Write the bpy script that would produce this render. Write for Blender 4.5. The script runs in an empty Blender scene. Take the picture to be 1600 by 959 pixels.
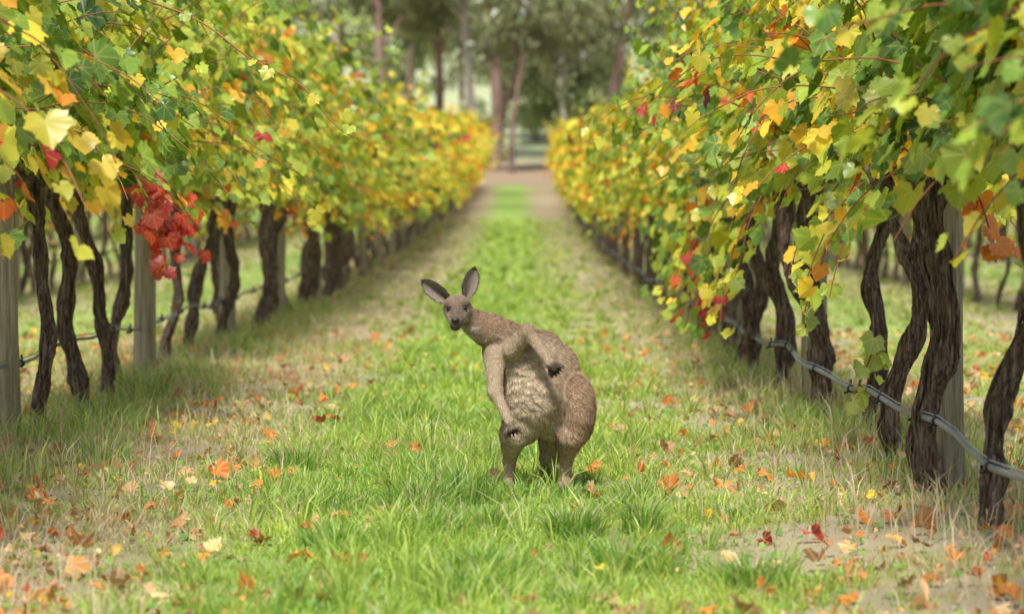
import bpy, math, numpy as np, bmesh
from mathutils import Vector
R = math.radians
scene = bpy.context.scene
scene.view_settings.view_transform='Standard'; scene.view_settings.look='None'
scene.view_settings.exposure=0
rng = np.random.default_rng(7)

# ------------------------------------------------------------------ helpers
def nrm(a):
    return a/np.maximum(np.linalg.norm(a,axis=-1,keepdims=True),1e-9)
def base_z(y):
    y=np.asarray(y,float)
    a=np.where(y>20,0.00022*(np.clip(y,20,120)-20)**2,0.0)
    e=np.clip(y-120,0,None)
    return a+0.044*e+0.0003*e**2
def gz(x,y):
    x=np.asarray(x,float); y=np.asarray(y,float)
    n=0.010*np.sin(x*2.3+y*1.1)+0.008*np.sin(x*4.1-y*2.7+1.3)+0.006*np.sin(x*1.3+y*5.3+.4)
    rowm=0.03*(np.exp(-((x+2.25)/.45)**2)+np.exp(-((x-1.47)/.45)**2))
    return base_z(y)+n+rowm
def fbm(x,y,s=1.0,seed=0.0):
    x=x*s+seed*1.7; y=y*s-seed*2.3
    v=(np.sin(x*1.0+1.7*np.sin(y*0.7+seed))+np.sin(y*1.3+1.3*np.sin(x*.9+1))
      +.6*np.sin(x*2.3-y*1.9+2)+.5*np.sin(x*3.7+y*4.1+seed)+.35*np.sin(x*7.3-y*6.1))
    return v/3.4
def rowshift(y):
    return 0.00005*np.clip(np.asarray(y,float)-50,0,None)**2

class MB:
    def __init__(s): s.V=[];s.T=[];s.M=[];s.C=[];s.U=[];s.n=0
    def add(s,V,T,m,C=None,U=None):
        V=np.asarray(V,float);T=np.asarray(T,int)
        s.V.append(V);s.T.append(T+s.n);s.M.append(np.full(len(T),m,int))
        if C is None: C=np.ones((len(V),3))*.5
        C=np.asarray(C,float)
        if C.ndim==1: C=np.tile(C,(len(V),1))
        s.C.append(C); s.U.append(np.zeros((len(V),2)) if U is None else U)
        s.n+=len(V)
    def mesh(s,name,mats,smooth=True):
        V=np.concatenate(s.V);T=np.concatenate(s.T);M=np.concatenate(s.M);C=np.concatenate(s.C);U=np.concatenate(s.U)
        me=bpy.data.meshes.new(name)
        me.vertices.add(len(V)); me.vertices.foreach_set('co',V.astype(np.float32).ravel())
        me.loops.add(len(T)*3); me.loops.foreach_set('vertex_index',T.astype(np.int32).ravel())
        me.polygons.add(len(T)); me.polygons.foreach_set('loop_start',(np.arange(len(T))*3).astype(np.int32))
        me.polygons.foreach_set('material_index',M.astype(np.int32))
        me.polygons.foreach_set('use_smooth',np.full(len(T),smooth,bool))
        me.update(calc_edges=True)
        a=me.attributes.new('Col','FLOAT_COLOR','POINT')
        a.data.foreach_set('color',np.concatenate([C,np.ones((len(C),1))],1).astype(np.float32).ravel())
        a=me.attributes.new('luv','FLOAT_VECTOR','POINT')
        a.data.foreach_set('vector',np.concatenate([U,np.zeros((len(U),1))],1).astype(np.float32).ravel())
        for m in mats: me.materials.append(m)
        return me
def obj(name,me,loc=(0,0,0),rz=0,parent=None):
    o=bpy.data.objects.new(name,me); scene.collection.objects.link(o)
    o.location=loc; o.rotation_euler=(0,0,rz)
    if parent: o.parent=parent
    return o

def tube(P,rad,sides=6,rough=0,ridges=0,twist=0,r=None,caps=True,ra=.16):
    P=np.asarray(P,float);n=len(P);rad=np.broadcast_to(np.asarray(rad,float),(n,))
    t=nrm(np.gradient(P,axis=0))
    ref=np.array([0,1.,0]) if abs(t[0][1])<.8 else np.array([1.,0,0])
    a=nrm(ref-(t@ref)[:,None]*t); b=np.cross(t,a)
    th=np.linspace(0,2*np.pi,sides,endpoint=False)
    rr=np.tile(rad[:,None],(1,sides)).copy()
    if ridges:
        s=np.arange(n)[:,None]
        rr*=1+ra*np.sin(ridges*th[None]+twist*s)+ra*.7*np.sin((ridges*2+1)*th[None]-twist*.6*s+1+np.sin(s*.5))
    if rough and r is not None: rr*=1+rough*(r.random(rr.shape)-.5)
    V=P[:,None]+rr[...,None]*(np.cos(th)[None,:,None]*a[:,None]+np.sin(th)[None,:,None]*b[:,None])
    V=V.reshape(-1,3)
    i=np.arange(n-1)[:,None]*sides;j=np.arange(sides)[None];k=(j+1)%sides
    q=np.stack([i+j,i+k,i+sides+k,i+sides+j],-1).reshape(-1,4)
    T=np.concatenate([q[:,[0,1,2]],q[:,[0,2,3]]])
    if caps:
        V=np.concatenate([V,P[:1],P[-1:]]);m=n*sides
        j=np.arange(sides);k=(j+1)%sides
        T=np.concatenate([T,np.stack([k,j,np.full(sides,m)],1),np.stack([(n-1)*sides+j,(n-1)*sides+k,np.full(sides,m+1)],1)])
    return V,T

# ------------------------------------------------------------------ materials
def newmat(name):
    m=bpy.data.materials.new(name); m.use_nodes=True
    nt=m.node_tree; nt.nodes.clear()
    out=nt.nodes.new('ShaderNodeOutputMaterial')
    return m,nt,nt.nodes,nt.links,out
def mathn(nt,op,a,b=None,c=None):
    n=nt.nodes.new('ShaderNodeMath');n.operation=op
    for i,v in enumerate((a,b,c)):
        if v is None: continue
        if isinstance(v,(int,float)): n.inputs[i].default_value=v
        else: nt.links.new(v,n.inputs[i])
    return n.outputs[0]
def mixc(nt,f,a,b,mode='MIX'):
    n=nt.nodes.new('ShaderNodeMix');n.data_type='RGBA';n.blend_type=mode
    for i,v in ((0,f),(6,a),(7,b)):
        if isinstance(v,(int,float)): n.inputs[i].default_value=v
        elif isinstance(v,tuple): n.inputs[i].default_value=(*v,1)
        else: nt.links.new(v,n.inputs[i])
    return n.outputs[2]
def noise(nt,scale,detail=4,vec=None,rough=.6):
    n=nt.nodes.new('ShaderNodeTexNoise');n.inputs['Scale'].default_value=scale
    n.inputs['Detail'].default_value=detail;n.inputs['Roughness'].default_value=rough
    if vec is not None: nt.links.new(vec,n.inputs['Vector'])
    return n.outputs['Fac']
def ramp(nt,f,stops):
    n=nt.nodes.new('ShaderNodeValToRGB');e=n.color_ramp.elements
    while len(e)<len(stops): e.new(.5)
    for k,(p,c) in enumerate(stops):
        e[k].position=p; e[k].color=(*c,1) if len(c)==3 else c
    nt.links.new(f,n.inputs[0]); return n.outputs[0]
def bump(nt,h,strength,dist):
    n=nt.nodes.new('ShaderNodeBump');n.inputs['Strength'].default_value=strength;n.inputs['Distance'].default_value=dist
    nt.links.new(h,n.inputs['Height']);return n.outputs[0]
def objco(nt,scale=(1,1,1)):
    t=nt.nodes.new('ShaderNodeTexCoord');m=nt.nodes.new('ShaderNodeMapping')
    m.inputs['Scale'].default_value=scale
    nt.links.new(t.outputs['Object'],m.inputs[0]);return m.outputs[0]

def leafmat(name,trans=.4,veins=True,gloss=.06,gr=.4,blotch=True,tt=(1.4,1.25,.6)):
    m,nt,N,L,out=newmat(name)
    at=N.new('ShaderNodeAttribute');at.attribute_name='Col'
    col=at.outputs['Color']
    if veins:
        lu=N.new('ShaderNodeAttribute');lu.attribute_name='luv'
        sx=N.new('ShaderNodeSeparateXYZ');L.new(lu.outputs['Vector'],sx.inputs[0])
        x,y=sx.outputs[0],sx.outputs[1]
        ang=mathn(nt,'ABSOLUTE',mathn(nt,'ARCTAN2',x,y))
        r=mathn(nt,'SQRT',mathn(nt,'ADD',mathn(nt,'MULTIPLY',x,x),mathn(nt,'MULTIPLY',y,y)))
        d=mathn(nt,'MINIMUM',ang,mathn(nt,'MINIMUM',mathn(nt,'ABSOLUTE',mathn(nt,'SUBTRACT',ang,.82)),mathn(nt,'ABSOLUTE',mathn(nt,'SUBTRACT',ang,1.75))))
        d=mathn(nt,'MULTIPLY',d,r)
        v=mathn(nt,'LESS_THAN',d,.022)
        col=mixc(nt,mathn(nt,'MULTIPLY',v,.35),col,(.62,.6,.22))
        nz=noise(nt,60,3)
        e=mathn(nt,'MULTIPLY',mathn(nt,'GREATER_THAN',mathn(nt,'ADD',mathn(nt,'MULTIPLY',r,.55),nz),1.02),.7)
        col=mixc(nt,e,col,(.30,.13,.03))
    if blotch:
        nz=noise(nt,22,3)
        col=mixc(nt,mathn(nt,'MULTIPLY',nz,.8),col,mixc(nt,1.0,col,(1.45,1.15,.6),'MULTIPLY'))
    df=N.new('ShaderNodeBsdfDiffuse');L.new(col,df.inputs[0])
    tr=N.new('ShaderNodeBsdfTranslucent');L.new(mixc(nt,1.0,col,tt,'MULTIPLY'),tr.inputs[0])
    mx=N.new('ShaderNodeMixShader');mx.inputs[0].default_value=trans;L.new(df.outputs[0],mx.inputs[1]);L.new(tr.outputs[0],mx.inputs[2])
    g=N.new('ShaderNodeBsdfGlossy');g.inputs['Roughness'].default_value=gr;g.inputs[0].default_value=(.9,.95,1,1)
    m2=N.new('ShaderNodeMixShader');m2.inputs[0].default_value=gloss;L.new(mx.outputs[0],m2.inputs[1]);L.new(g.outputs[0],m2.inputs[2])
    L.new(m2.outputs[0],out.inputs[0]);return m
def prin(nt,col,rough,bmp=None,spec=.3):
    p=nt.nodes.new('ShaderNodeBsdfPrincipled')
    if isinstance(col,tuple): p.inputs['Base Color'].default_value=(*col,1)
    else: nt.links.new(col,p.inputs['Base Color'])
    p.inputs['Roughness'].default_value=rough
    p.inputs['Specular IOR Level'].default_value=spec
    if bmp is not None: nt.links.new(bmp,p.inputs['Normal'])
    return p.outputs[0]

M_leaf=leafmat('vine_leaf',.40,True,.055,.42)
M_leaf_far=leafmat('vine_leaf_far',.40,False,.04,.5)
M_grass=leafmat('grass_blade',.35,False,.03,.45,False)
M_litter=leafmat('dry_leaf',.12,True,.03,.5)
M_gum=leafmat('gum_leaf',.30,False,.06,.45,True,(1.1,1.1,.8))

def barkmat(name,c1,c2,c3,sc=(1,1,.12),s=55,bd=.02):
    m,nt,N,L,out=newmat(name)
    v=objco(nt,sc)
    n1=noise(nt,s,6,v,.75); n2=noise(nt,7,4)
    c=ramp(nt,n1,[(.36,c1),(.50,c2),(.64,c3)])
    c=mixc(nt,mathn(nt,'MULTIPLY',n2,.35),c,c1)
    L.new(prin(nt,c,.9,bump(nt,n1,1.0,bd),.15),out.inputs[0]);return m
M_bark=barkmat('vine_bark',(.038,.025,.019),(.22,.155,.112),(.52,.42,.33),(1,1,.10),75,.03)
M_post=barkmat('weathered_post',(.19,.16,.10),(.42,.365,.25),(.56,.51,.39),(1,1,.05),45)
M_gumbark=barkmat('gum_bark_red',(.12,.075,.06),(.28,.19,.155),(.42,.32,.27),(1,1,.2),3)
M_gumpale=barkmat('gum_bark_pale',(.25,.22,.19),(.45,.41,.35),(.6,.55,.48),(1,1,.2),2.5)
m,nt,N,L,out=newmat('cane');at=N.new('ShaderNodeAttribute');at.attribute_name='Col'
L.new(prin(nt,at.outputs['Color'],.6),out.inputs[0]);M_cane=m
m,nt,N,L,out=newmat('poly_pipe');L.new(prin(nt,ramp(nt,noise(nt,9,3),[(.3,(.14,.15,.16)),(.7,(.30,.31,.33))]),.45,None,.4),out.inputs[0]);M_pipe=m
m,nt,N,L,out=newmat('black_clip');L.new(prin(nt,(.015,.016,.02),.4,None,.4),out.inputs[0]);M_clip=m
m,nt,N,L,out=newmat('steel_wire');p=prin(nt,(.35,.34,.32),.5);L.new(p,out.inputs[0]);M_wire=m

# ground
m,nt,N,L,out=newmat('ground')
tc=N.new('ShaderNodeTexCoord');sx=N.new('ShaderNodeSeparateXYZ');L.new(tc.outputs['Object'],sx.inputs[0])
X,Y=sx.outputs[0],sx.outputs[1]
n1=noise(nt,1.3,5);n2=noise(nt,14,6);n3=noise(nt,70,4)
soil=ramp(nt,n2,[(.3,(.15,.10,.07)),(.5,(.33,.24,.175)),(.72,(.50,.41,.32))])
straw=ramp(nt,n3,[(.3,(.27,.21,.12)),(.7,(.52,.44,.28))])
green=ramp(nt,n3,[(.3,(.10,.18,.035)),(.7,(.30,.42,.11))])
soil=mixc(nt,ramp(nt,n1,[(.4,(0,0,0)),(.6,(.8,.8,.8))]),soil,straw)
xr=mathn(nt,'ADD',X,mathn(nt,'MULTIPLY',mathn(nt,'SUBTRACT',n1,.5),.9))
xm=mathn(nt,'ABSOLUTE',mathn(nt,'SUBTRACT',mathn(nt,'PINGPONG',mathn(nt,'ADD',xr,2.25),1.85),1.85))
gr=ramp(nt,xm,[(.30,(1,1,1)),(.90,(.18,.18,.18)),(1.0,(.18,.18,.18))])
nearc=mixc(nt,gr,soil,green)
far=ramp(nt,noise(nt,.07,6),[(.35,(.26,.33,.14)),(.48,(.45,.49,.29)),(.56,(.30,.34,.19)),(.68,(.64,.62,.50))])
litter=ramp(nt,noise(nt,.6,5),[(.35,(.27,.19,.12)),(.65,(.45,.35,.23))])
f1=mathn(nt,'MINIMUM',mathn(nt,'MAXIMUM',mathn(nt,'DIVIDE',mathn(nt,'SUBTRACT',Y,118),8),0),1)
f2=mathn(nt,'MINIMUM',mathn(nt,'MAXIMUM',mathn(nt,'DIVIDE',mathn(nt,'SUBTRACT',Y,142),12),0),1)
c=mixc(nt,f1,nearc,litter);c=mixc(nt,f2,c,far)
L.new(prin(nt,c,.95,bump(nt,n2,.8,.04),.1),out.inputs[0]);M_ground=m

# ------------------------------------------------------------------ ground mesh
xs=np.unique(np.concatenate([np.linspace(-400,-12,40),np.linspace(-12,12,121),np.linspace(12,400,40)]))
ys=np.unique(np.concatenate([np.linspace(-120,2,20),np.linspace(2,30,141),np.linspace(30,130,120),np.linspace(130,700,90)]))
GX,GY=np.meshgrid(xs,ys)
GZ=gz(GX,GY)
GZ=GZ+np.where(GY>170,(GY-170)*.03*np.sin(GX*.011+GY*.007),0)
nx=len(xs);i=np.arange(len(ys)-1)[:,None]*nx;j=np.arange(nx-1)[None]
q=np.stack([i+j,i+j+1,i+nx+j+1,i+nx+j],-1).reshape(-1,4)
mb=MB();mb.add(np.stack([GX,GY,GZ],-1).reshape(-1,3),np.concatenate([q[:,[0,1,2]],q[:,[0,2,3]]]),0)
obj('ground',mb.mesh('ground',[M_ground]))

# ------------------------------------------------------------------ leaves
half=[(.10,-.20),(.18,-.30),(.27,-.30),(.40,-.26),(.46,-.14),(.56,-.10),(.53,.0),(.50,.06),(.58,.12),(.60,.22),(.68,.30),(.64,.40),(.50,.42),(.41,.50),(.40,.62),(.30,.68),(.20,.80),(.09,.84),(0,.96)]
LO=np.array([(0,0)]+half+[(-a,b) for a,b in half[:-1][::-1]],float)*np.array([.95,.82])
LT=np.array([(0,k,k+1) for k in range(1,len(LO)-1)])
half2=[(.14,-.26),(.55,-.12),(.47,.1),(.64,.38),(.35,.5),(0,.95)]
LO2=np.array([(0,0)]+half2+[(-a,b) for a,b in half2[:-1][::-1]],float)*np.array([.95,.82])
LT2=np.array([(0,k,k+1) for k in range(1,len(LO2)-1)])
PK=np.array([0,.20,.38,.58,.76,.88,1.0])
PC=np.array([(.05,.14,.025),(.17,.34,.04),(.40,.54,.065),(.76,.61,.06),(.72,.30,.035),(.58,.04,.03),(.17,.025,.025)])
def palette(t):
    t=np.clip(t,0,1);return np.stack([np.interp(t,PK,PC[:,k]) for k in range(3)],-1)
def leaves(mb,P,Nn,Tt,S,C,mat,r,low=False,curl=1.0):
    n=len(P);O,T=(LO2,LT2) if low else (LO,LT)
    Nn=nrm(Nn);Tt=nrm(Tt-(Tt*Nn).sum(-1,keepdims=True)*Nn);B=np.cross(Tt,Nn)
    k=len(O);rad2=(O**2).sum(1)
    cup=(r.random((n,1))*.6-.15)*curl; fold=(r.random((n,1))*.6-.1)*curl
    ph=r.random((n,1))*6.28;ag=np.arctan2(O[:,0],O[:,1])[None]
    z=-cup*rad2[None]+fold*np.abs(O[:,0])[None]+.07*curl*np.sin(ag*5+ph)*rad2[None]+(r.random((n,k))-.5)*.05*curl
    z[:,0]=0
    sx=(.85+.3*r.random((n,1)))
    V=P[:,None]+S[:,None,None]*((O[None,:,0]*sx)[...,None]*B[:,None]+O[None,:,1,None]*Tt[:,None]+z[...,None]*Nn[:,None])
    TT=(T[None]+np.arange(n)[:,None,None]*k).reshape(-1,3)
    mb.add(V.reshape(-1,3),TT,mat,np.repeat(C,k,0),np.tile(O,(n,1)))

def shoot(r,start,d,length,drop,step=.07,jit=.25):
    P=[np.array(start,float)];d=np.array(d,float)
    for k in range(int(length/step)):
        d=d+np.array([0,0,-drop*step])+(r.random(3)-.5)*jit
        d/=np.linalg.norm(d);P.append(P[-1]+d*step)
    return np.array(P)

def make_vine(name,r,L=1.4,low=False,mean=.34,trunk=None,nsh=28,fill=300,zc=1.13,hang=0,wide=1.0,spread=.11,hot=.11,extra=None,side=0,hangz=.5,droop=.28,H=1.0,cane=None,fork=False):
    mb=MB()
    lx,ly,tr=trunk if trunk else ((r.random()-.5)*.34,(r.random()-.5)*.3,.030+.016*r.random())
    ns=14 if low else 60;sd=8 if low else 28
    s=np.linspace(0,1,ns)
    w1,w2=r.random(2)*6
    env=s*(1-s)*4
    P=np.stack([lx*s+.045*np.sin(s*5+w1)*env+.022*np.sin(s*11+w2)*env,ly*s+.06*np.sin(s*4+w2)*env,-.06+(zc+.06)*s],-1)
    rd=tr*(1.0-.25*s+.40*np.exp(-((s)/.07)**2)+.55*np.exp(-((s-1)/.12)**2))
    rd=rd*(1+.15*np.sin(s*23+w1)+.12*np.sin(s*41+w2))
    tw=(1 if r.random()<.5 else -1)
    mb.add(*tube(P,rd,sd,.26,4,.16*tw if not low else .4*tw,r,ra=.16),0)
    if fork and not low:
        s0=int(ns*.45);Q=P[s0:].copy();e=np.linspace(0,1,len(Q))
        Q[:,0]+=.16*e**.8*tw;Q[:,1]+=.22*e
        mb.add(*tube(Q,rd[s0:]*.62,18,.3,4,.16*tw,r,ra=.16),0)
    if not low:
        for k in range(22):
            a0=r.random()*6.28;s0=r.random()*.75;s1=min(1,s0+.12+.3*r.random());ss=np.linspace(s0,s1,12)
            c=np.stack([np.interp(ss,s,P[:,m]) for m in range(3)],-1);a=a0+(ss-s0)*tw*3.5
            rr=np.interp(ss,s,rd)*(1.06+.45*r.random()*np.sin(np.linspace(0,3.14,12))**4)
            c=c+np.stack([np.cos(a)*rr,np.sin(a)*rr,0*a],-1)
            mb.add(*tube(c,.002+.006*np.sin(np.linspace(0,3.14,12)),5,.7,0,0,r),0)
    top=P[-1]
    for sg in (-1,1):
        s=np.linspace(0,1,10)
        Q=np.stack([top[0]*(1-s)+.03*np.sin(s*7+w1),top[1]+sg*s*L*.5,zc-.03+.05*np.sin(s*3.1)+.02*np.sin(s*11+w2)],-1)
        mb.add(*tube(Q,tr*.62*(1-.45*s),6 if low else 10,.3,3,.5,r),0)
        if not low:
            for k in range(5):
                q=Q[1+k*2-1];mb.add(*tube(np.array([q,q+[(r.random()-.5)*.05,(r.random()-.5)*.04,.06],q+[(r.random()-.5)*.07,(r.random()-.5)*.05,.11]]),[.016,.014,.011],6,.3,0,0,r),0)
    PP=[];NN=[];TT=[];SS=[];HH=[]
    for k in range(nsh+hang):
        sgn=-1 if r.random()<.5 else 1
        st=(top[0]*.3+(r.random()-.5)*.08,(r.random()-.5)*L,zc+.02)
        if k<nsh:
            u=r.random();lim=zc-droop*(.3+.9*r.random())
            if u<.58: S=shoot(r,st,(sgn*(.05+.28*r.random())*wide,(r.random()-.5)*.5,1),(1.05+.6*r.random())*H,.15+.45*r.random())
            elif u<.86: S=shoot(r,st,(sgn*(.4+.35*r.random())*wide,(r.random()-.5)*.8,1),(.9+.5*r.random())*H,1.1+.8*r.random())
            else: S=shoot(r,st,(sgn*.8*wide,(r.random()-.5),.6),.5+.4*r.random(),2.0)
        else:
            if side: sgn=side
            S=shoot(r,st,(sgn*.8,(r.random()-.5)*1.0,.2),.7+.5*r.random(),3.4);lim=hangz
        below=np.where(S[:,2]<lim)[0]
        if len(below): S=S[:max(3,below[0])]
        u=r.random();mu=mean+r.normal()*spread
        if u<hot*.55: mu=.58+.05*r.normal()
        elif u<hot*.88: mu=.72+.05*r.normal()
        elif u<hot: mu=.88
        if (not low):
            mb.add(*tube(S,np.linspace(.0045,.002,len(S)),4,caps=False),2,np.array([.26,.11,.05])*(.7+.7*r.random()))
        elif k%4==0: mb.add(*tube(S[::2],.005,3,caps=False),2,np.array([.2,.09,.04]))
        st_=2 if low else 1
        for q in range(1,len(S),st_):
            for rep in range(1 if (low or r.random()<.6) else 2):
                sg2=1 if q%2 else -1
                o=np.array([r.normal()*.6,sg2*.6+r.normal()*.5,r.normal()*.4+.1]);o/=np.linalg.norm(o)
                o*=.05+.06*r.random()
                p=S[q]+o
                sx=np.sign(p[0]) if abs(p[0])>.06 else sgn
                PP.append(p);NN.append([sx*(.4+.6*r.random()),r.normal()*.6-.15,.35+.5*r.random()+r.normal()*.25])
                TT.append([o[0]*3+sx*.3,o[1]*6,-.65+r.normal()*.4])
                sz=(.055+.070*r.random())*(1 if q<len(S)*.75 else .70)*(1.5 if low else 1.0)
                SS.append(sz);HH.append(mu+r.normal()*.07)
    nf=fill
    hz=r.random(nf)
    p=np.stack([np.clip(r.normal(size=nf)*.20,-.45,.45)*wide*(1.1-.5*hz),(r.random(nf)-.5)*L*1.05,zc-.02+1.18*H*hz+.12*np.sin(hz*40)],-1)
    sx=np.where(np.abs(p[:,0])>.03,np.sign(p[:,0]),1)
    PP=np.concatenate([np.array(PP),p]);NN=np.concatenate([np.array(NN),np.stack([sx*.8,r.normal(size=nf)*.5-.15,.3+.5*r.random(nf)],-1)])
    TT=np.concatenate([np.array(TT),np.stack([sx*.3,r.normal(size=nf)*.6,-.8+0*sx],-1)])
    cl=fbm(p[:,1]*3+w1*3,p[:,2]*3+w2,1.6,2)
    SS=np.concatenate([np.array(SS),(.070+.055*r.random(nf))*(1.45 if low else 1)]);HH=np.concatenate([np.array(HH),mean+.01+.13*cl+r.normal(size=nf)*spread*.5])
    odd=r.random(len(HH));HH=np.where(odd<.04,HH+.25,HH);HH=np.where(odd>.80,HH-.14,HH)
    C=palette(HH)*(.72+.55*r.random((len(HH),1)))
    leaves(mb,PP,NN,TT,SS,C,1,r,low)
    if extra:
        for (p0,dr,ln,dp,hue) in extra:
            S=shoot(r,p0,dr,ln,dp,.05,.15)
            mb.add(*tube(S,.003,4,caps=False),2,np.array([.3,.06,.04]))
            n=len(S);rep=2;Q=np.repeat(S,rep,0)+r.normal(size=(n*rep,3))*.04
            leaves(mb,Q,np.stack([r.normal(size=n*rep)*.6+.4,-.8+r.normal(size=n*rep)*.4,.4+0*Q[:,0]],-1),
                   np.stack([r.normal(size=n*rep)*.5,r.normal(size=n*rep)*.2,-1+0*Q[:,0]],-1),.045+.055*r.random(n*rep),
                   palette(hue+r.normal(size=n*rep)*.03)*(.65+.5*r.random((n*rep,1))),1,r)
    if cane is not None:
        K=np.array(cane,float);t=np.linspace(0,1,30);S=np.stack([np.interp(t,np.linspace(0,1,len(K)),K[:,m]) for m in range(3)],-1)
        S+=.012*np.sin(t*19)[:,None]*np.array([.3,.5,1])
        mb.add(*tube(S,np.linspace(.006,.0022,30),6),2,np.array([.32,.13,.05]))
        Q=S[3::2]+r.normal(size=(len(S[3::2]),3))*.02;n=len(Q)
        leaves(mb,Q,np.stack([r.normal(size=n)*.4+.3,-.9+r.normal(size=n)*.3,.4+0*Q[:,0]],-1),np.stack([r.normal(size=n)*.7,0*Q[:,0],-1+0*Q[:,0]],-1),
               .03+.035*r.random(n),palette(.36+r.normal(size=n)*.08),1,r)
    return mb.mesh(name,[M_bark,M_leaf_far if low else M_leaf,M_cane])

LX,RX=-2.25,1.47
left=[(8.2,LX,.05,.04),(9.5,LX,-.05,.04),(10.8,LX,.05,.04),(12.2,LX,.0,.04),(14.1,-2.17,-.06,.030),(15.2,-2.12,-.22,.036),(16.3,-2.17,-.17,.033),
      (17.9,-2.33,.04,.034),(20.6,-2.36,.06,.030),(22.2,-2.40,.24,.040),(23.6,-2.28,.08,.036)]
right=[(5.6,1.48,0,.04),(6.9,1.5,.05,.04),(8.2,1.48,.0,.04),(9.5,1.44,.12,.031),(10.75,1.44,-.03,.043),(12.6,1.52,.10,.034),(14.0,1.55,.14,.032),(15.5,1.50,-.06,.054),
       (17.0,1.41,.04,.044),(18.4,1.38,-.03,.038),(19.8,1.44,.05,.040),(21.0,1.46,-.05,.038),(22.4,1.46,.04,.040),(23.7,1.46,0,.040)]
for k,(d,x,lx,tr) in enumerate(left):
    r=np.random.default_rng(100+k)
    ex=None;cn=None
    if k==4: ex=[((.35,1.0,1.15),(.5,-.05,-.3),.4,1.5,.86)]
    if k==5: ex=[((.30,-.3,1.1),(.4,-.1,-.8),.42,1.,.88),((.28,-.2,1.15),(.5,.1,-.7),.38,1.,.9),((.1,-.6,1.4),(.4,-.1,-.8),.25,1.,.97)]
    if k==3: cn=[(.2,0,1.95),(.75,-.1,1.84),(1.1,-.2,1.66),(1.4,-.2,1.46),(1.6,-.2,1.27)]
    me=make_vine('grapevine_mesh',r,1.5,False,.28+.03*(k%3),(lx,.05,tr),32,340,1.17,hang=2,hangz=.88,wide=1.15,extra=ex,H=1.12,cane=cn)
    obj('grapevine',me,(x,d,float(gz(x,d))))
for k,(d,x,lx,tr) in enumerate(right):
    r=np.random.default_rng(340+k)
    ex=None
    if k==9: ex=[((-.25,0,.55),(-.1,-.1,-1),.28,.5,.9)]
    if k==4: ex=[((.12,-.1,1.05),(.2,-.2,-.6),.25,.5,.76)]
    if k==5: ex=[((-.1,-.2,.5),(-.3,-.3,-.6),.3,.5,.34),((-.2,-.1,1.1),(-.3,-.2,-.5),.55,1.2,.33)]
    hg,hz=(4,.35) if 15<d<23 else ((1,.85) if d<12 else (2,.65))
    me=make_vine('grapevine_mesh',r,1.5,False,.26+.03*(k%3),(lx,.03,tr),30,320,1.15,hang=hg,side=-1,hangz=hz,wide=.72,extra=ex,droop=.16 if d<12 else .28,H=.98,fork=(k in (4,7)))
    obj('grapevine',me,(x,d,float(gz(x,d))))
mid=[make_vine('grapevine_mid_mesh',np.random.default_rng(500+k),1.45,False,.33+.03*(k%3),None,26,230,1.12,hang=2,hangz=.7,hot=.18,wide=.95) for k in range(6)]
farv=[make_vine('grapevine_far_mesh',np.random.default_rng(600+k),1.45,True,.40+.03*(k%3),None,26,170,1.12,hang=2,hangz=.6,hot=.26,wide=1.05) for k in range(7)]
endv=[make_vine('grapevine_end_mesh',np.random.default_rng(700+k),1.45,True,.50,None,24,150,1.12,hang=5,hangz=.4,hot=.2,wide=1.2,spread=.07) for k in range(4)]
r=np.random.default_rng(9)
def row(x0,y0,y1,useMid=True,sc=1.0,sw=1.0):
    y=y0
    while y<y1:
        if y<40 and useMid: me=mid[r.integers(6)]
        elif y<72: me=farv[r.integers(7)]
        else: me=endv[r.integers(4)] if r.random()<(y-50)/60 else farv[r.integers(7)]
        x=x0+float(rowshift(y))+(r.random()-.5)*.08
        o=obj('grapevine',me,(x,y,float(gz(x,y))),math.pi if r.random()<.5 else 0)
        s=(.91+.18*r.random())*sc;o.scale=(s*sw,1,s)
        y+=1.15+.35*r.random()
row(-2.3,24.9,119,True,1.07,1.2);row(RX,25.0,119,True,.97,.85)
row(-5.95,26,119,False);row(5.15,26,119,False)
row(-9.65,36,119,False);row(8.85,36,119,False)

# ------------------------------------------------------------------ posts, wires, drip lines
def post_mesh(seed,h=2.05,rad=.062):
    r=np.random.default_rng(seed);mb=MB();s=np.linspace(-.15,1,40)
    P=np.stack([.012*np.sin(s*3+seed),.01*np.sin(s*2.2),s*h],-1)
    V,T=tube(P,rad*(1+.03*np.sin(s*9+seed)),30,.03,5,.02,r,ra=.03)
    mb.add(V,T,0);return mb.mesh('wooden_post_mesh',[M_post])
pm=[post_mesh(1),post_mesh(4,2.1,.058),post_mesh(8,2.0,.066)]
def posts(x0,ds):
    for k,d in enumerate(ds):
        x=x0+float(rowshift(d));o=obj('wooden_post',pm[k%3],(x,d,float(gz(x,d))),k*1.3)
        o.rotation_euler=(R(r.normal()*.8),R(r.normal()*.8),k*1.3)
posts(-2.255,[8.66,13.66,18.65]+list(np.arange(23.9,119,5.0)))
posts(1.53,[6.0,11.05,16.05]+list(np.arange(21.1,119,5.0)))
for x0 in (-5.95,5.15): posts(x0,list(np.arange(26.5,119,5.0)))
for x0 in (-9.65,8.85): posts(x0,list(np.arange(38.5,119,5.0)))
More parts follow.
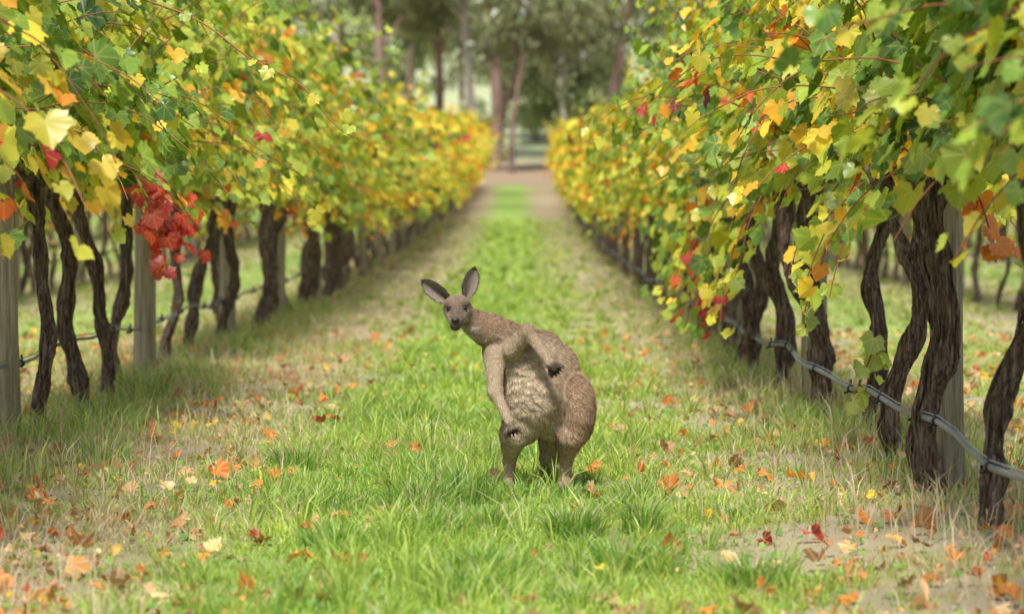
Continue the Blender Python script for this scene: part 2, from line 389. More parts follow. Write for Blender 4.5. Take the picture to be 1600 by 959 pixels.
def lines(x0,y0,y1,zz,rp=.010):
    ys=np.arange(y0,y1,.45)
    xx=x0+rowshift(ys)
    z=base_z(ys)+zz+.018*np.sin(ys*1.25)+.012*np.sin(ys*3.1+x0)
    P=np.stack([xx+.015*np.sin(ys*2),ys,z],-1)
    mb=MB();mb.add(*tube(P,rp,10),0)
    W_=P.copy();W_[:,2]+=.02;mb.add(*tube(W_,.0028,4),2)
    for k in range(0,len(P)-1):
        if (k*7)%3==0 or k%4==1:
            p=P[k];q=P[k]+(P[k+1]-P[k])*.07
            mb.add(*tube(np.array([p,q]),.017,10),1)
            mb.add(*tube(np.array([q+[0,0,-.005],q+[0,0,.04]]),.006,6),1)
            mb.add(*tube(np.array([q+[-.01,0,-.012],q+[-.028,0,-.02]]),.006,6),1)
    obj('drip_irrigation_line',mb.mesh('drip_line',[M_pipe,M_clip,M_wire]))
    mb=MB()
    for h in (1.14,1.55,1.95):
        P2=np.stack([xx+(.06 if h>1.2 else 0),ys,base_z(ys)+h],-1)
        mb.add(*tube(P2,.0022,4),0)
    obj('trellis_wire',mb.mesh('trellis_wire',[M_wire]))
lines(-2.28,6,118,.36,.008);lines(1.38,5,118,.30,.0105)
lines(-5.95,26,100,.37);lines(5.15,26,100,.5)

# ------------------------------------------------------------------ grass
KX,KY=.07,11.4
def grass_colors(x,y,r):
    n=len(x)
    lane=np.exp(-((np.abs(x+.10)/1.05)**4))
    out_=np.where((x<-3.0)|(x>2.3),.75,0)
    g=np.clip(lane*.76+.38+out_*.4+.46*fbm(x,y,1.6,3)+.2*fbm(x,y,6,7),0.08,.97)
    green=r.random(n)<g
    v=r.random((n,1));f=(fbm(x,y,2.3,1)*.5+.5)[:,None]
    cg=np.array([.13,.29,.04])*(1-v)+np.array([.46,.64,.14])*v
    cg=cg*(.76+.6*f)*(1+f*np.array([.25,0,0]))
    w=r.random((n,1));cs=np.array([.44,.34,.20])*(1-w)+np.array([.78,.70,.50])*w
    return np.where(green[:,None],cg,cs),g
def blades(mb,x,y,h,w,phi,bend,C,r):
    near=np.exp(-(((x-KX)/.34)**2+((y-KY+.15)/.45)**2)**2);h=h*(1-.35*near)
    z=gz(x,y)-.004
    n=len(x);bd=np.stack([np.cos(phi),np.sin(phi)],-1)*bend[:,None]
    a=r.random(n)*6.28;s=np.stack([np.cos(a),np.sin(a)],-1)*w[:,None]*.5
    b=np.stack([x,y],-1)
    hh=h*np.sqrt(np.clip(1-.5*np.minimum(bend,1.3)**2,.12,1))
    V=np.zeros((n,5,3))
    V[:,0,:2]=b-s;V[:,1,:2]=b+s;V[:,0,2]=V[:,1,2]=z
    md=b+bd*h[:,None]*.28
    V[:,2,:2]=md-s*.85;V[:,3,:2]=md+s*.85;V[:,2,2]=V[:,3,2]=z+hh*.62
    V[:,4,:2]=b+bd*h[:,None]*.95;V[:,4,2]=z+hh
    T=np.array([(0,1,3),(0,3,2),(2,3,4)])
    mb.add(V.reshape(-1,3),(T[None]+np.arange(n)[:,None,None]*5).reshape(-1,3),0,np.repeat(C,5,0))
def field(mb,x0,x1,y0,y1,dens,hs,ws,r,tuft=.5,fr=None):
    area=(x1-x0)*(y1-y0);n=int(area*dens)
    nu=int(n*(1-tuft))
    x=x0+(x1-x0)*r.random(nu);y=y0+(y1-y0)*r.random(nu)
    nb=26;nt_=int(n*tuft/nb)
    tx=x0+(x1-x0)*r.random(nt_);ty=y0+(y1-y0)*r.random(nt_)
    th=np.repeat(.70+1.9*r.random(nt_)**4,nb)
    ax=r.random(nt_*nb)*6.28;ar=r.random(nt_*nb)
    X=np.repeat(tx,nb)+np.cos(ax)*ar*.04;Y=np.repeat(ty,nb)+np.sin(ax)*ar*.04
    Xa=np.concatenate([x,X]);Ya=np.concatenate([y,Y])
    ph=np.concatenate([r.random(nu)*6.28,ax+r.normal(size=len(ax))*.4])
    bend=np.concatenate([.3+.9*r.random(nu),.3+.9*ar*r.random(len(ar))+.15])
    hh=np.concatenate([np.full(nu,.62),th])
    if fr is not None:
        k=np.abs(Xa-.03)<Ya*fr+1.3
        Xa,Ya,ph,bend,hh=Xa[k],Ya[k],ph[k],bend[k],hh[k]
    C,g=grass_colors(Xa,Ya,r)
    bare=fbm(Xa,Ya,1.9,5)+.6*fbm(Xa,Ya,5.5,2)+.35*fbm(Xa,Ya,13,6)-.65*np.exp(-((Xa+.15)/.95)**4)
    under=np.exp(-((Xa-1.35)/.6)**2)*.75*(Ya<13)+np.exp(-((Xa-.75)/.35)**2-((Ya-9.0)/.5)**2)*.8+np.exp(-((Xa+.75)/.35)**2-((Ya-9.5)/.5)**2)*.5+np.exp(-((Xa+1.3)/.6)**2-((Ya-8.6)/1.2)**2)*.2
    keep=r.random(len(Xa))>np.clip((bare+under-.20)*2.0,0,.92)
    lane=np.exp(-((np.abs(Xa+.1)/1.0)**4))
    edge=np.exp(-((Xa+2.2)/.5)**2)+np.exp(-((Xa-1.5)/.4)**2)*(Ya>12)
    h=hs*hh*(.5+.8*r.random(len(Xa)))*(.60+.35*lane+.45*edge+.55*fbm(Xa,Ya,2.7,9))
    h=np.clip(h,.010,None)
    w=ws*(.6+.8*r.random(len(Xa)))
    k=keep
    blades(mb,Xa[k],Ya[k],h[k],w[k],ph[k],bend[k],C[k],r)
r=np.random.default_rng(21)
mb=MB()
field(mb,-4.5,4.5,6.6,10.5,5200,.062,.0042,r,.5,.165)
field(mb,-5,5,10.5,15,4200,.062,.0046,r,.5,.165)
field(mb,-7,7,15,24,1900,.065,.0075,r,.5,.165)
field(mb,-10,10,24,42,500,.075,.014,r,.4,.165)
field(mb,-14,14,42,85,110,.10,.03,r,.3,.165)
for (cx,cy,n,hh,rr) in [(-.22,10.9,360,.18,.12),(-.35,10.6,300,.15,.12),(.16,9.6,420,.13,.08),(.42,10.9,260,.11,.1),(-.3,9.6,260,.15,.12),(.36,10.6,200,.09,.1),(.0,11.15,200,.10,.08),(.17,11.1,160,.10,.07),
                      (-.55,9.4,300,.11,.12),(.62,8.3,420,.12,.10),(-.12,9.9,260,.12,.10),(.3,8.9,300,.12,.09),(-.9,12.3,260,.12,.1),(.05,12.6,300,.12,.14),(-.4,12.0,260,.12,.12),(-.1,8.6,260,.11,.1),(.38,9.75,260,.14,.06),(-.7,10.6,200,.10,.1),(.7,10.2,200,.08,.1),(-.15,8.1,300,.11,.1),(.15,7.9,200,.10,.07),
                      (-1.9,14.2,200,.22,.12),(-2.0,16.5,200,.22,.14),(1.3,14.5,200,.16,.14),(1.25,17.5,200,.18,.14),(-1.7,12.4,200,.16,.12)]:
    a=r.random(n)*6.28;q=np.sqrt(r.random(n))*rr
    x=cx+np.cos(a)*q;y=cy+np.sin(a)*q
    C=np.array([.08,.22,.03])+r.random((n,1))*np.array([.26,.33,.07])
    dry=r.random(n)<.14;C[dry]=(.65,.57,.37)
    blades(mb,x,y,hh*(.5+.6*r.random(n)),.0045+0*a,a+r.normal(size=n)*.5,.2+.9*q/rr*r.random(n)+.1,C,r)
n=12000
sd=r.random(n)<.58
x=np.where(sd,-1.9+r.normal(size=n)*.6,1.45+r.normal(size=n)*.42);y=7.5+24*r.random(n)**1.2
k=(np.abs(x)>.85)&(fbm(x,y,1.7,12)>-.35);x,y=x[k],y[k];n=len(x)
C=np.array([.50,.38,.25])+r.random((n,1))*np.array([.30,.28,.22])
blades(mb,x,y,.05+.20*r.random(n)**2,.0033+0*x,r.random(n)*6.28,.1+.9*r.random(n),C,r)
n=16000
sd=r.random(n)<.5
x=np.where(sd,-2.15+r.normal(size=n)*.28,1.52+r.normal(size=n)*.22);y=11+22*r.random(n)**1.2
k=fbm(x,y,2.2,8)>0;x,y=x[k],y[k];n=len(x)
C=np.array([.17,.30,.05])+r.random((n,1))*np.array([.38,.36,.12])
blades(mb,x,y,.07+.13*r.random(n),.006+0*x,r.random(n)*6.28,.3+.6*r.random(n),C,r)
n=4000
x=-4+8*r.random(n);y=7+10*r.random(n)
C=np.array([.12,.27,.05])+r.random((n,1))*np.array([.16,.20,.05])
P=np.stack([x,y,gz(x,y)+.012+.015*r.random(n)],-1)
leaves(mb,P,np.stack([r.normal(size=n)*.4,r.normal(size=n)*.4-.3,np.ones(n)],-1),r.normal(size=(n,3)),.016+.016*r.random(n),C,0,r,True)
obj('grass',mb.mesh('grass',[M_grass],False))

mb=MB();n=14000
x=-4.2+8.2*r.random(n);y=7+19*r.random(n)**1.4
prob=.07+.75*np.clip(np.abs(x+.1)/1.5,0,1)**1.8*(1+.7*(x<0)*(y<11.5))+.35*fbm(x,y,2,4)
k=r.random(n)<prob*.75;x,y=x[k],y[k];n=len(x)
P=np.stack([x,y,gz(x,y)+.012+.026*r.random(n)],-1)
u=r.random((n,1));C=np.where(u<.30,np.array([.60,.24,.06]),np.where(u<.56,np.array([.36,.21,.12]),np.where(u<.86,np.array([.62,.47,.31]),np.where(u<.94,np.array([.70,.50,.08]),np.array([.36,.06,.045])))))
C=C*(.55+.7*r.random((n,1)))
leaves(mb,P,np.stack([r.normal(size=n)*.7,r.normal(size=n)*.7-.25,np.ones(n)],-1),r.normal(size=(n,3))*np.array([1,1,.3]),.015+.055*r.random(n)**2.4,C,0,r,False,3.2)
big=[(-1.17,11.9,.08,(.62,.20,.05)),(-.62,8.9,.085,(.72,.28,.05)),(-.52,8.55,.065,(.6,.26,.08)),(-1.25,8.6,.075,(.66,.38,.18)),(1.0,11.3,.11,(.78,.42,.08)),(.52,10.9,.07,(.45,.15,.05)),(-1.45,8.0,.085,(.6,.33,.13)),(-1.13,13.9,.06,(.6,.24,.06)),(-.95,11.2,.06,(.6,.24,.08)),(-.6,10.2,.05,(.6,.28,.1)),(1.1,9.2,.06,(.66,.38,.14)),(-.55,13.0,.05,(.6,.22,.06)),(-.45,12.9,.05,(.5,.2,.08)),(-.65,13.1,.06,(.5,.2,.08))]
Pb=np.array([(a,b,float(gz(a,b))+.04) for a,b,_,_ in big]);nb=len(big)
leaves(mb,Pb,np.stack([r.normal(size=nb)*.4,-.5+r.normal(size=nb)*.3,.8+0*r.random(nb)],-1),r.normal(size=(nb,3)),np.array([b[2] for b in big]),np.array([b[3] for b in big]),0,r,False,3.0)
obj('fallen_leaves',mb.mesh('fallen_leaves',[M_litter],False))

# ------------------------------------------------------------------ gum trees
def clump(mb,c,rad,n,r,size,mat,dark=1.0):
    p=nrm(r.normal(size=(n,3)))*(r.random((n,1))**.5)*np.array([rad,rad,rad*.75])+c
    a=nrm(np.stack([r.normal(size=n)*.5,r.normal(size=n)*.5,-.9+r.normal(size=n)*.4],-1))
    b=nrm(np.cross(a,r.normal(size=(n,3))))
    s=size*(.7+.6*r.random((n,1)))
    V=np.stack([p-b*s*.3,p+b*s*.3,p+a*s*1.3],1).reshape(-1,3)
    C=(np.array([.12,.155,.075])+r.random((n,1))*np.array([.17,.20,.11]))*dark
    mb.add(V,np.arange(3*n).reshape(-1,3),mat,np.repeat(C,3,0))
def gum(name,x,y,lean,rad,h,seed,pale=False,crown0=.45,ncl=26,leaf=1.0,sz=.30):
    r=np.random.default_rng(seed);mb=MB()
    s=np.linspace(0,1,16)
    P=np.stack([lean*h*s+.25*np.sin(s*5+seed),.2*np.sin(s*4+seed*2),-.3+h*s],-1)
    mb.add(*tube(P,rad*(1.1-.75*s+.4*np.exp(-(s/.05)**2)),12,.1,3,.15,r),0)
    for k in range(9):
        s0=crown0*.8+(1-crown0*.8)*r.random();p=np.array([np.interp(s0,s,P[:,m]) for m in range(3)])
        a=r.random()*6.28;d=np.array([np.cos(a),np.sin(a)*.7,.5+.5*r.random()])
        Q=[p]
        for q in range(7):
            d=d+r.normal(size=3)*.22;d/=np.linalg.norm(d);Q.append(Q[-1]+d*h*.045)
        Q=np.array(Q);mb.add(*tube(Q,rad*.42*(1-s0*.5)*np.linspace(1,.2,8),7),0)
        for q in (4,6,7):
            clump(mb,Q[q]+r.normal(size=3)*.4+[0,0,-.3],.8+.6*r.random(),int(115*leaf),r,sz,1,.55+.9*r.random())
    for k in range(ncl):
        s0=crown0+(1-crown0)*r.random();p=np.array([np.interp(s0,s,P[:,m]) for m in range(3)])
        p=p+np.array([r.normal()*h*.16,abs(r.normal())*h*.12,r.normal()*.5])
        clump(mb,p,.6+.8*r.random(),int(100*leaf),r,sz,1,.55+.9*r.random())
    obj(name,mb.mesh(name,[M_gumpale if pale else M_gumbark,M_gum]),(x,y,float(base_z(y))))
gum('gum_tree',-1.45,147,.01,.30,15,1,False,.50,22)
gum('gum_tree',-2.5,150,.0,.22,15,2,True,.46,18)
gum('gum_tree',-1.25,137,.24,.12,9,3,False,.6,6)
gum('gum_tree',-.25,135,.04,.11,10,4,False,.6,6)
gum('gum_tree',4.0,146,.09,.26,15,5,False,.46,18)
gum('gum_tree',-6.9,148,-.02,.24,15,6,False,.46,20)
gum('gum_tree',-4.4,153,.03,.22,15,7,False,.44,22)
gum('gum_tree',-9.5,158,.03,.28,15,8,True,.34,30)
gum('gum_tree',2.4,164,-.03,.16,9,9,True,.16,44)
gum('gum_tree',.9,170,.03,.16,10,10,False,.20,40)
gum('gum_tree',3.6,172,.03,.16,8,14,False,.15,40)
gum('gum_tree',-3.4,178,.03,.16,10,15,False,.35,30)
gum('gum_tree',-6.4,180,.03,.16,11,16,False,.25,34)
gum('gum_tree',8.5,160,.02,.28,15,11,True,.35)
gum('gum_tree',-14,160,.02,.3,16,12,False,.35)
gum('gum_tree',13.5,158,.02,.3,16,13,False,.35)
mb=MB();r=np.random.default_rng(33)
for k in range(80):
    y=215+190*r.random();x=(-.28+.56*r.random())*y;z=float(base_z(y))
    hh=4+6*r.random()
    mb.add(*tube(np.array([[x,y,z-.5],[x+.4,y,z+hh*.5],[x+.2,y,z+hh*.9]]),[.3,.22,.08],6),0)
    for q in range(10): clump(mb,np.array([x+r.normal()*2.2,y+r.normal()*2,z+hh*(.25+.7*r.random())]),1.5+r.random(),65,r,.62,1,1.5+.9*r.random())  # raised multiplier pales the far foliage: haze put into the leaf colour
obj('distant_trees',mb.mesh('distant_trees',[M_gumpale,M_gum]))

# ------------------------------------------------------------------ kangaroo (blueprint units, 1 unit = 1/425 m)
U=1/425.
E=[];Cn=[];FG=[]
def ell(x,y,d,rx,ry,rd): E.append((np.array([x,y,d],float),np.array([rx,ry,rd],float)))
def cone(a,ra,b,rb,l=None): (Cn if l is None else l).append((np.array(a,float),ra,np.array(b,float),rb))
ell(870,640,24,50,56,52)
ell(902,642,2,29,57,46)
ell(818,656,2,33,41,42)
ell(834,622,-10,46,53,46)
ell(828,580,-2,46,48,42)
ell(866,588,26,41,50,44)
ell(790,548,-4,32,33,33)
ell(778,552,-14,22,26,26)
ell(842,550,18,37,31,36)
ell(812,562,-18,32,38,25)
cone((796,536,-8),28,(746,510,-34),20)
cone((804,540,4),28,(766,515,-22),23)
cone((760,518,-26),22,(731,498,-42),17)
ell(716,480,-50,20,18,24)
ell(716,487,-58,19.5,14,19)
cone((716,487,-66),14.5,(714,502,-102),7.6)
cone((716,494,-64),12.5,(714,509,-96),6.4)
ARM=[((800,548,-44),15,(824,518,-64),11.5),((824,518,-64),11,(858,566,-80),7.0),((773,556,-34),17,(774,612,-58),10.8),((774,612,-58),10,(796,656,-80),6.4)]
for a in ARM: cone(*a)
for x0,tx,ty in ((796,803,680),(885,893,682)):
    cone((tx,ty,-14),22,(x0,726,22),8.6); cone((x0,726,22),8.6,(x0,756,18),8.3)
    cone((x0,756,20),8.5,(x0-3,759,-50),8.2); cone((x0-3,759,-50),8.2,(x0-3,761,-80),6)
    cone((x0-3,758,-40),7,(x0+5,761,-66),4)
cone((868,680,58),28,(859,726,88),14); cone((859,726,88),14,(857,752,140),11); cone((857,752,140),11,(872,757,260),8); cone((872,757,260),8,(890,758,330),4)
claws=[]
def hand(w,dirv,spread,l=14):
    w=np.array(w,float);dv=np.array(dirv,float);dv/=np.linalg.norm(dv);sp=np.array(spread,float);sp/=np.linalg.norm(sp)
    pl=w+dv*8;cone(w,6.2,pl,7.0,FG)
    for k,o in enumerate((-1.6,-.85,0,.85,1.6)):
        ll=l*(1-.12*abs(o)**1.3)
        b=pl+sp*o*3.6;m_=b+dv*ll*.5+sp*o*2.2;bk=np.cross(dv,sp);bk*=(1 if bk[2]<0 else -1)
        e=m_+dv*ll*.45+sp*o*.9-bk*2.5
        cone(b,2.7,m_,2.3,FG);cone(m_,2.3,e,1.8,FG);claws.append((e,e+dv*6-bk*3))
hand((796,656,-80),(.35,1,.15),(1,-.35,.1));hand((858,567,-81),(.75,.8,.35),(-.8,.75,.1),14)
for x0 in (796,885):
    for k in (-4,0,5): claws.append((np.array([x0-3+k,761,-84]),np.array([x0-3+k,763,-96])))
def sde(p,c,rr):
    q=p-c;k0=np.linalg.norm(q/rr,axis=1);k1=np.linalg.norm(q/(rr*rr),axis=1);return k0*(k0-1)/np.maximum(k1,1e-6)
def sdc(p,a,ra,b,rb):
    ab=b-a;t=np.clip(((p-a)@ab)/(ab@ab),0,1);return np.linalg.norm(p-(a+t[:,None]*ab),axis=1)-(ra+(rb-ra)*t)
def sdf(p):
    K=3.0
    s=np.zeros(len(p))
    for c,rr in E: s+=np.exp(np.clip(-sde(p,c,rr)/K,-60,30))
    for c in Cn: s+=np.exp(np.clip(-sdc(p,*c)/K,-60,30))
    d=-K*np.log(s+1e-30)
    K2=1.0;s=np.exp(np.clip(-d/K2,-60,60))
    for c in FG: s+=np.exp(np.clip(-sdc(p,*c)/K2,-60,60))
    return -K2*np.log(s+1e-30)
bm=bmesh.new();bmesh.ops.create_icosphere(bm,subdivisions=3,radius=1)
sv=np.array([v.co[:] for v in bm.verts]);st=np.array([[v.index for v in f.verts] for f in bm.faces]);bm.free()
mb=MB()
for c,rr in E: mb.add(c+sv*(rr+1.5),st,0)
for a,ra,b,rb in Cn+FG:
    n=max(2,int(np.linalg.norm(b-a)/max(1.5,min(ra,rb)*.5))+1)
    for t in np.linspace(0,1,n): mb.add(a+(b-a)*t+sv*(ra+(rb-ra)*t+.3),st,0)
me=mb.mesh('tmp',[]);to=obj('tmp',me)
md=to.modifiers.new('r','REMESH');md.mode='VOXEL';md.voxel_size=1.55
dg=bpy.context.evaluated_depsgraph_get();ev=to.evaluated_get(dg);m2=bpy.data.meshes.new_from_object(ev)
m2.calc_loop_triangles()
V=np.zeros(len(m2.vertices)*3,np.float32);m2.vertices.foreach_get('co',V);V=V.reshape(-1,3).astype(float)
T=np.zeros(len(m2.loop_triangles)*3,np.int32);m2.loop_triangles.foreach_get('vertices',T);T=T.reshape(-1,3)
bpy.data.objects.remove(to)
def grad(p,e=.6):
    return nrm(np.stack([sdf(p+np.eye(3)[k]*e)-sdf(p-np.eye(3)[k]*e) for k in range(3)],-1))
for it in range(5):
    d=sdf(V);V-=np.clip(d,-3,3)[:,None]*grad(V)*.9
nb=grad(V)
x,y,dp=V[:,0],V[:,1],V[:,2]
front=np.clip(-nb[:,2],0,1)
def armdist(p):
    return np.min([sdc(p,np.array(a,float),ra,np.array(b,float),rb) for a,ra,b,rb in ARM],axis=0)
def wv(x,y,dp):
    return np.sin((y-.30*x)*.36+2.6*np.sin(x*.055+y*.031)+1.7*np.sin(x*.117-y*.05)+.8*np.sin(y*.19+x*.21))
ruff=np.exp(-((x-832)/46)**4-((y-612)/62)**4)*front*np.clip(armdist(V)/4,0,1)
V=V+nb*(ruff*(1.0*wv(x,y,dp)+.8)+.5*np.sin(x*.17+1.9*np.sin(y*.09))*np.sin(y*.13+dp*.12)*(y>520)*(y<700))[:,None]
tn=np.cross(V[T[:,1]]-V[T[:,0]],V[T[:,2]]-V[T[:,0]])
if (tn*nb[T[:,0]]).sum()<0: T=T[:,::-1]
def mixw(c,w,col): w=np.clip(w,0,1)[:,None];return c*(1-w)+np.array(col)*w
def roocol(p,n):
    x,y,d=p[:,0],p[:,1],p[:,2]
    c=np.tile(np.array([.35,.24,.152]),(len(p),1))
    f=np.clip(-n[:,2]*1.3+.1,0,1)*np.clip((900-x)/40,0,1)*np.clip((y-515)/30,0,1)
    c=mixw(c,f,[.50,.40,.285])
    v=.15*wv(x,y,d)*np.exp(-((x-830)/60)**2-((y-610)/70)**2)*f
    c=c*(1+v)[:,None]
    c=mixw(c,.75*np.exp(-((x-908)/32)**2-((y-640)/60)**2),[.37,.255,.165])
    c=mixw(c,.40*np.exp(-((x-(878+.10*(640-y)))/5)**2-((y-645)/42)**2),[.20,.135,.09])
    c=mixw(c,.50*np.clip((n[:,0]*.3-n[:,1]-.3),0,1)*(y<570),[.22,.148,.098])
    h=np.clip((758-x)/20,0,1)*(y<537);c=mixw(c,h*.9,[.24,.18,.135])
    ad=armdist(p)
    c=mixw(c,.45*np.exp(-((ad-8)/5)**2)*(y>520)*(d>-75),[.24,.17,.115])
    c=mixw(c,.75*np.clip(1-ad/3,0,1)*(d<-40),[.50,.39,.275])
    mz=np.clip((-d-72)/14,0,1)*h;c=mixw(c,.7*mz,[.12,.085,.066])
    c=mixw(c,.75*h*np.exp(-((np.abs(x-715)-14)/5)**2-((y-497)/9)**2),[.54,.46,.37])
    c=mixw(c,.8*h*np.clip((y-507)/5,0,1)*(d>-92),[.56,.49,.40])
    c=mixw(c,.6*np.clip((y-700)/22,0,1),[.47,.36,.25])
    c=mixw(c,.7*np.clip((y-750)/6,0,1)*(d<10),[.09,.07,.055])
    for w in ((801,674,-81),(866,578,-80)):
        c=mixw(c,.95*np.exp(-(np.linalg.norm(p-np.array(w),axis=1)/15)**4),[.03,.023,.019])
    for ctr,cy in ((700,481),(732,478.5)):
        c=mixw(c,.85*h*np.exp(-(((x-ctr)/6)**2+((y-cy)/5)**2)),[.05,.036,.03])
    return c
def W(p):
    p=np.asarray(p,float);return np.stack([(p[...,0]-845)*U,p[...,2]*U,(765-p[...,1])*U],-1)
m,nt,N,L,out=newmat('kangaroo_fur');at=N.new('ShaderNodeAttribute');at.attribute_name='Col'
L.new(prin(nt,at.outputs['Color'],.8,None,.12),out.inputs[0]);M_fur=m
m,nt,N,L,out=newmat('kangaroo_dark');L.new(prin(nt,(.014,.012,.012),.4,None,.5),out.inputs[0]);M_dark=m
m,nt,N,L,out=newmat('kangaroo_eye');L.new(prin(nt,(.008,.005,.004),.05,None,.6),out.inputs[0]);M_eye=m
roo=bpy.data.objects.new('kangaroo',None);scene.collection.objects.link(roo);roo.location=(KX,KY,float(gz(KX,KY))+.005)
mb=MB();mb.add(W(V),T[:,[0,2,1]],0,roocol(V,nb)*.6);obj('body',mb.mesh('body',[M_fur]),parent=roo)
ear_pts=[];ear_n=[];ear_c=[];ear_l=[]
mb=MB()
def ear(base,tip,wid,face):
    base=np.array(base,float);tip=np.array(tip,float);face=np.array(face,float)
    ax=tip-base;l=np.linalg.norm(ax);ax/=l;face=face-(face@ax)*ax;face/=np.linalg.norm(face);sd=np.cross(ax,face)
    nu,nv=22,15;u=np.linspace(0,1,nu);v=np.linspace(-1,1,nv)
    prof=wid*np.interp(u,[0,.12,.3,.5,.7,.85,.95,1],[.50,.80,.98,1,.90,.66,.36,.05])
    UU,VV=np.meshgrid(u,v,indexing='ij');PR=prof[:,None]
    curve=(np.abs(VV)**2.2)*PR*.75*(1.15-.5*UU)
    inner=base+ax*(UU*l)[...,None]+sd*(VV*PR*.96)[...,None]+face*(curve-PR*.35)[...,None]
    outer=inner-face*(1.4*np.sqrt(np.clip(1-VV**2,0,1))+.3)[...,None]
    i=np.arange(nu-1)[:,None]*nv;j=np.arange(nv-1)[None];q=np.stack([i+j,i+j+1,i+nv+j+1,i+nv+j],-1).reshape(-1,4)
    TT=np.concatenate([q[:,[0,1,2]],q[:,[0,2,3]]])
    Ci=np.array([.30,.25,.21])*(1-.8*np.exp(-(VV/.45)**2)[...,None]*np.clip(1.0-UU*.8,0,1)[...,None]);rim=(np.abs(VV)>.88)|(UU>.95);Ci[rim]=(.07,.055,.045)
    Co=np.tile(np.array([.13,.095,.075]),(nu,nv,1))
    mb.add(W(inner.reshape(-1,3)),TT,0,Ci.reshape(-1,3));mb.add(W(outer.reshape(-1,3)),TT,0,Co.reshape(-1,3))
    for k in range(2600):
        a=rng.integers(nu);b=rng.integers(nv);s=1 if rng.random()<.6 else -1
        if s==1 and abs(v[b])<.45 and rng.random()<.7: continue
        src=inner if s==1 else outer
        ear_pts.append(src[a,b]+rng.normal(size=3)*.7);ear_c.append((Ci if s==1 else Co)[a,b]);
        ear_n.append(ax*1.0+face*s*.2-sd*VV[a,b]*.5*s);ear_l.append(1.6+1.6*rng.random())
ear((703,471,-44),(661,441,-40),13.3,(-.15,.2,-1))
ear((729,465,-44),(743,421,-40),12.8,(.25,.1,-1))
obj('ears',mb.mesh('ears',[M_fur]),parent=roo)
mb=MB()
def snap(p,out=0):
    p=np.array([p],float)
    for _ in range(8): p=p-sdf(p)[:,None]*grad(p)
    return p[0]+grad(p)[0]*out
EP=[snap(e,-1.3) for e in ((700,481.5,-80),(731.5,479,-80))]
for c in EP: mb.add(W(c+sv*4.8),st[:,[0,2,1]],0)
obj('eyes',mb.mesh('eyes',[M_eye]),parent=roo)
mb=MB()
mb.add(W(np.array([714,499.5,-108.5])+sv*np.array([6.0,4.0,3.4])),st[:,[0,2,1]],0)
mb.add(W(np.array([714,502,-107.5])+sv*np.array([2.8,4.2,3.4])),st[:,[0,2,1]],0)
mp=np.array([snap((714+dx,509.5-abs(dx)*.22,-98+abs(dx)*1.3),.3) for dx in np.linspace(-9,9,13)])
mb.add(*tube(W(mp),.0018,6),0)
for a,b in claws:
    mb.add(*tube(W(np.array([a,(a+b)/2+[0,.4,0],b])),np.array([1.6,1.2,.3])*U,6),0)
obj('nose_mouth_claws',mb.mesh('nose',[M_dark]),parent=roo)
r=np.random.default_rng(5)
A=np.linalg.norm(np.cross(V[T[:,1]]-V[T[:,0]],V[T[:,2]]-V[T[:,0]]),axis=1)
cen=V[T].mean(1);wt=A*np.where((cen[:,0]<756)&(cen[:,1]<535),2.6,1.0)
NH=160000
ti=r.choice(len(T),NH,p=wt/wt.sum());a,b=r.random((2,NH));s=a+b>1;a[s]=1-a[s];b[s]=1-b[s]
p=V[T[ti,0]]*(1-a-b)[:,None]+V[T[ti,1]]*a[:,None]+V[T[ti,2]]*b[:,None]
n=nrm(nb[T[ti,0]]*(1-a-b)[:,None]+nb[T[ti,1]]*a[:,None]+nb[T[ti,2]]*b[:,None])
x,y,dp=p.T
handm=np.minimum(np.linalg.norm(p-[805,676,-80],axis=1),np.linalg.norm(p-[869,580,-78],axis=1))
nose=np.linalg.norm(p-[714,500,-108],axis=1)
k=(handm>11)&(nose>7)&(~((y>752)&(dp<0)&(r.random(NH)<.5)))
k&=np.minimum(np.linalg.norm(p-EP[0],axis=1),np.linalg.norm(p-EP[1],axis=1))>6.0
p,n,x,y,dp=p[k],n[k],x[k],y[k],dp[k];nh=len(p)
head=((x<741)&(y<525)).astype(float)
F=np.stack([.62+0*x,.78+0*x,.12+0*x],-1)
nk=(x<790)&(y<560);F=np.where(nk[:,None],np.array([.85,.45,.15]),F)
F=np.where(head[:,None]>0,np.stack([(x-715)*.03,(y-500)*.03-.1,.7+0*x],-1),F)
low_=((y>640)|((x<800)&(y>560)))[:,None]&(head[:,None]==0);F=np.where(low_,np.array([.12,1.,.05]),F)
cl=np.stack([np.sin(x*.33+y*.13)+np.sin(y*.41-x*.12+dp*.2),np.sin(y*.29+dp*.31)+np.sin(x*.23-dp*.37),np.sin(dp*.3+x*.17)],-1)
F=nrm(F)+cl*.17*(1-head[:,None]*.8)+r.normal(size=(nh,3))*.14
F=nrm(F-(F*n).sum(1,keepdims=True)*n)
onarm=(armdist(p)<2.5)&(dp<-36)
lift=np.where(head[:,None]>0,.45,np.where(onarm[:,None],.16,.26))+.2*r.random((nh,1))
thin=(y>705)|onarm
neck=(x<790)&(y<555)
Lh=np.where(head>0,2.4,np.where(thin,2.9,np.where(neck,4.4,6.2)))*(.6+.7*r.random(nh))
D=nrm(F+n*lift)
side=nrm(np.cross(D,n+r.normal(size=(nh,3))*.4))
wd=np.where(head>0,.42,.56)*(.7+.6*r.random(nh))
cln=1+.14*np.sin(x*.27+1.5*np.sin(y*.21)+y*.15)*np.sin(y*.33+dp*.2)
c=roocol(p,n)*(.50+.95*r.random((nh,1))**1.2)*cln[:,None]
base=p-n*np.where(head>0,.1,.3)[:,None]
tip=base+nrm(D-n*.05)*Lh[:,None]
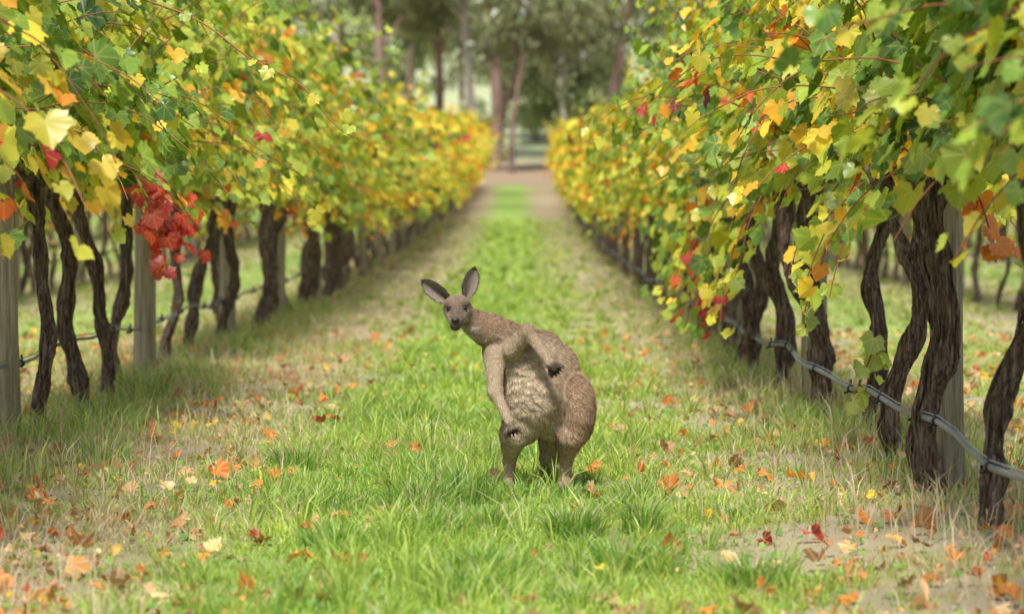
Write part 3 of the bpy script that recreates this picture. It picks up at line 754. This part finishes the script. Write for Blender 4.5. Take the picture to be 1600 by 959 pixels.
VV=np.stack([base-side*wd[:,None],base+side*wd[:,None],tip],1).reshape(-1,3)
CC=np.stack([c*.75,c*.75,c*1.35],1).reshape(-1,3)  # dark roots, light tips: shading between tufts put into the strand colour
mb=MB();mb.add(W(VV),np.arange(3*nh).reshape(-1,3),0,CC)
ep=np.array(ear_pts);en=nrm(np.array(ear_n)+r.normal(size=ep.shape)*.25);ec=np.array(ear_c)*(.6+.9*r.random((len(ep),1)))
sd=nrm(np.cross(en,r.normal(size=ep.shape)))
VV=np.stack([ep-sd*.35,ep+sd*.35,ep+en*np.array(ear_l)[:,None]],1).reshape(-1,3)
mb.add(W(VV),np.arange(len(VV)).reshape(-1,3),0,np.repeat(ec,3,0))
obj('fur',mb.mesh('fur',[M_fur]),parent=roo)

# ------------------------------------------------------------------ light, sky, camera
w=bpy.data.worlds.new('World');scene.world=w;w.use_nodes=True
nt=w.node_tree;bg=nt.nodes['Background'];sky=nt.nodes.new('ShaderNodeTexSky');sky.sky_type='NISHITA';sky.sun_disc=False
el,az=R(57),R(190)
sky.sun_elevation=el;sky.sun_rotation=az;sky.dust_density=3;sky.air_density=1.0;sky.ozone_density=1
nt.links.new(sky.outputs[0],bg.inputs[0]);bg.inputs[1].default_value=.15
sl=bpy.data.lights.new('sun','SUN');sl.energy=4.8;sl.angle=R(9);sl.color=(1,.96,.89)
so=bpy.data.objects.new('sun',sl);scene.collection.objects.link(so)
dirv=Vector((math.sin(az)*math.cos(el),math.cos(az)*math.cos(el),math.sin(el)))
so.rotation_euler=dirv.to_track_quat('Z','Y').to_euler();so.location=(-15,-30,60)
cam=bpy.data.cameras.new('camera');co=bpy.data.objects.new('camera',cam);scene.collection.objects.link(co)
co.location=(0,0,1.0);cam.lens=36*4850/1600;cam.sensor_width=36;cam.clip_end=2000;cam.clip_start=.1
co.rotation_euler=(R(90)-math.atan(139.5/4850),0,math.atan(15/4850))
cam.dof.use_dof=True;cam.dof.focus_distance=11.6;cam.dof.aperture_fstop=3.7
scene.camera=co
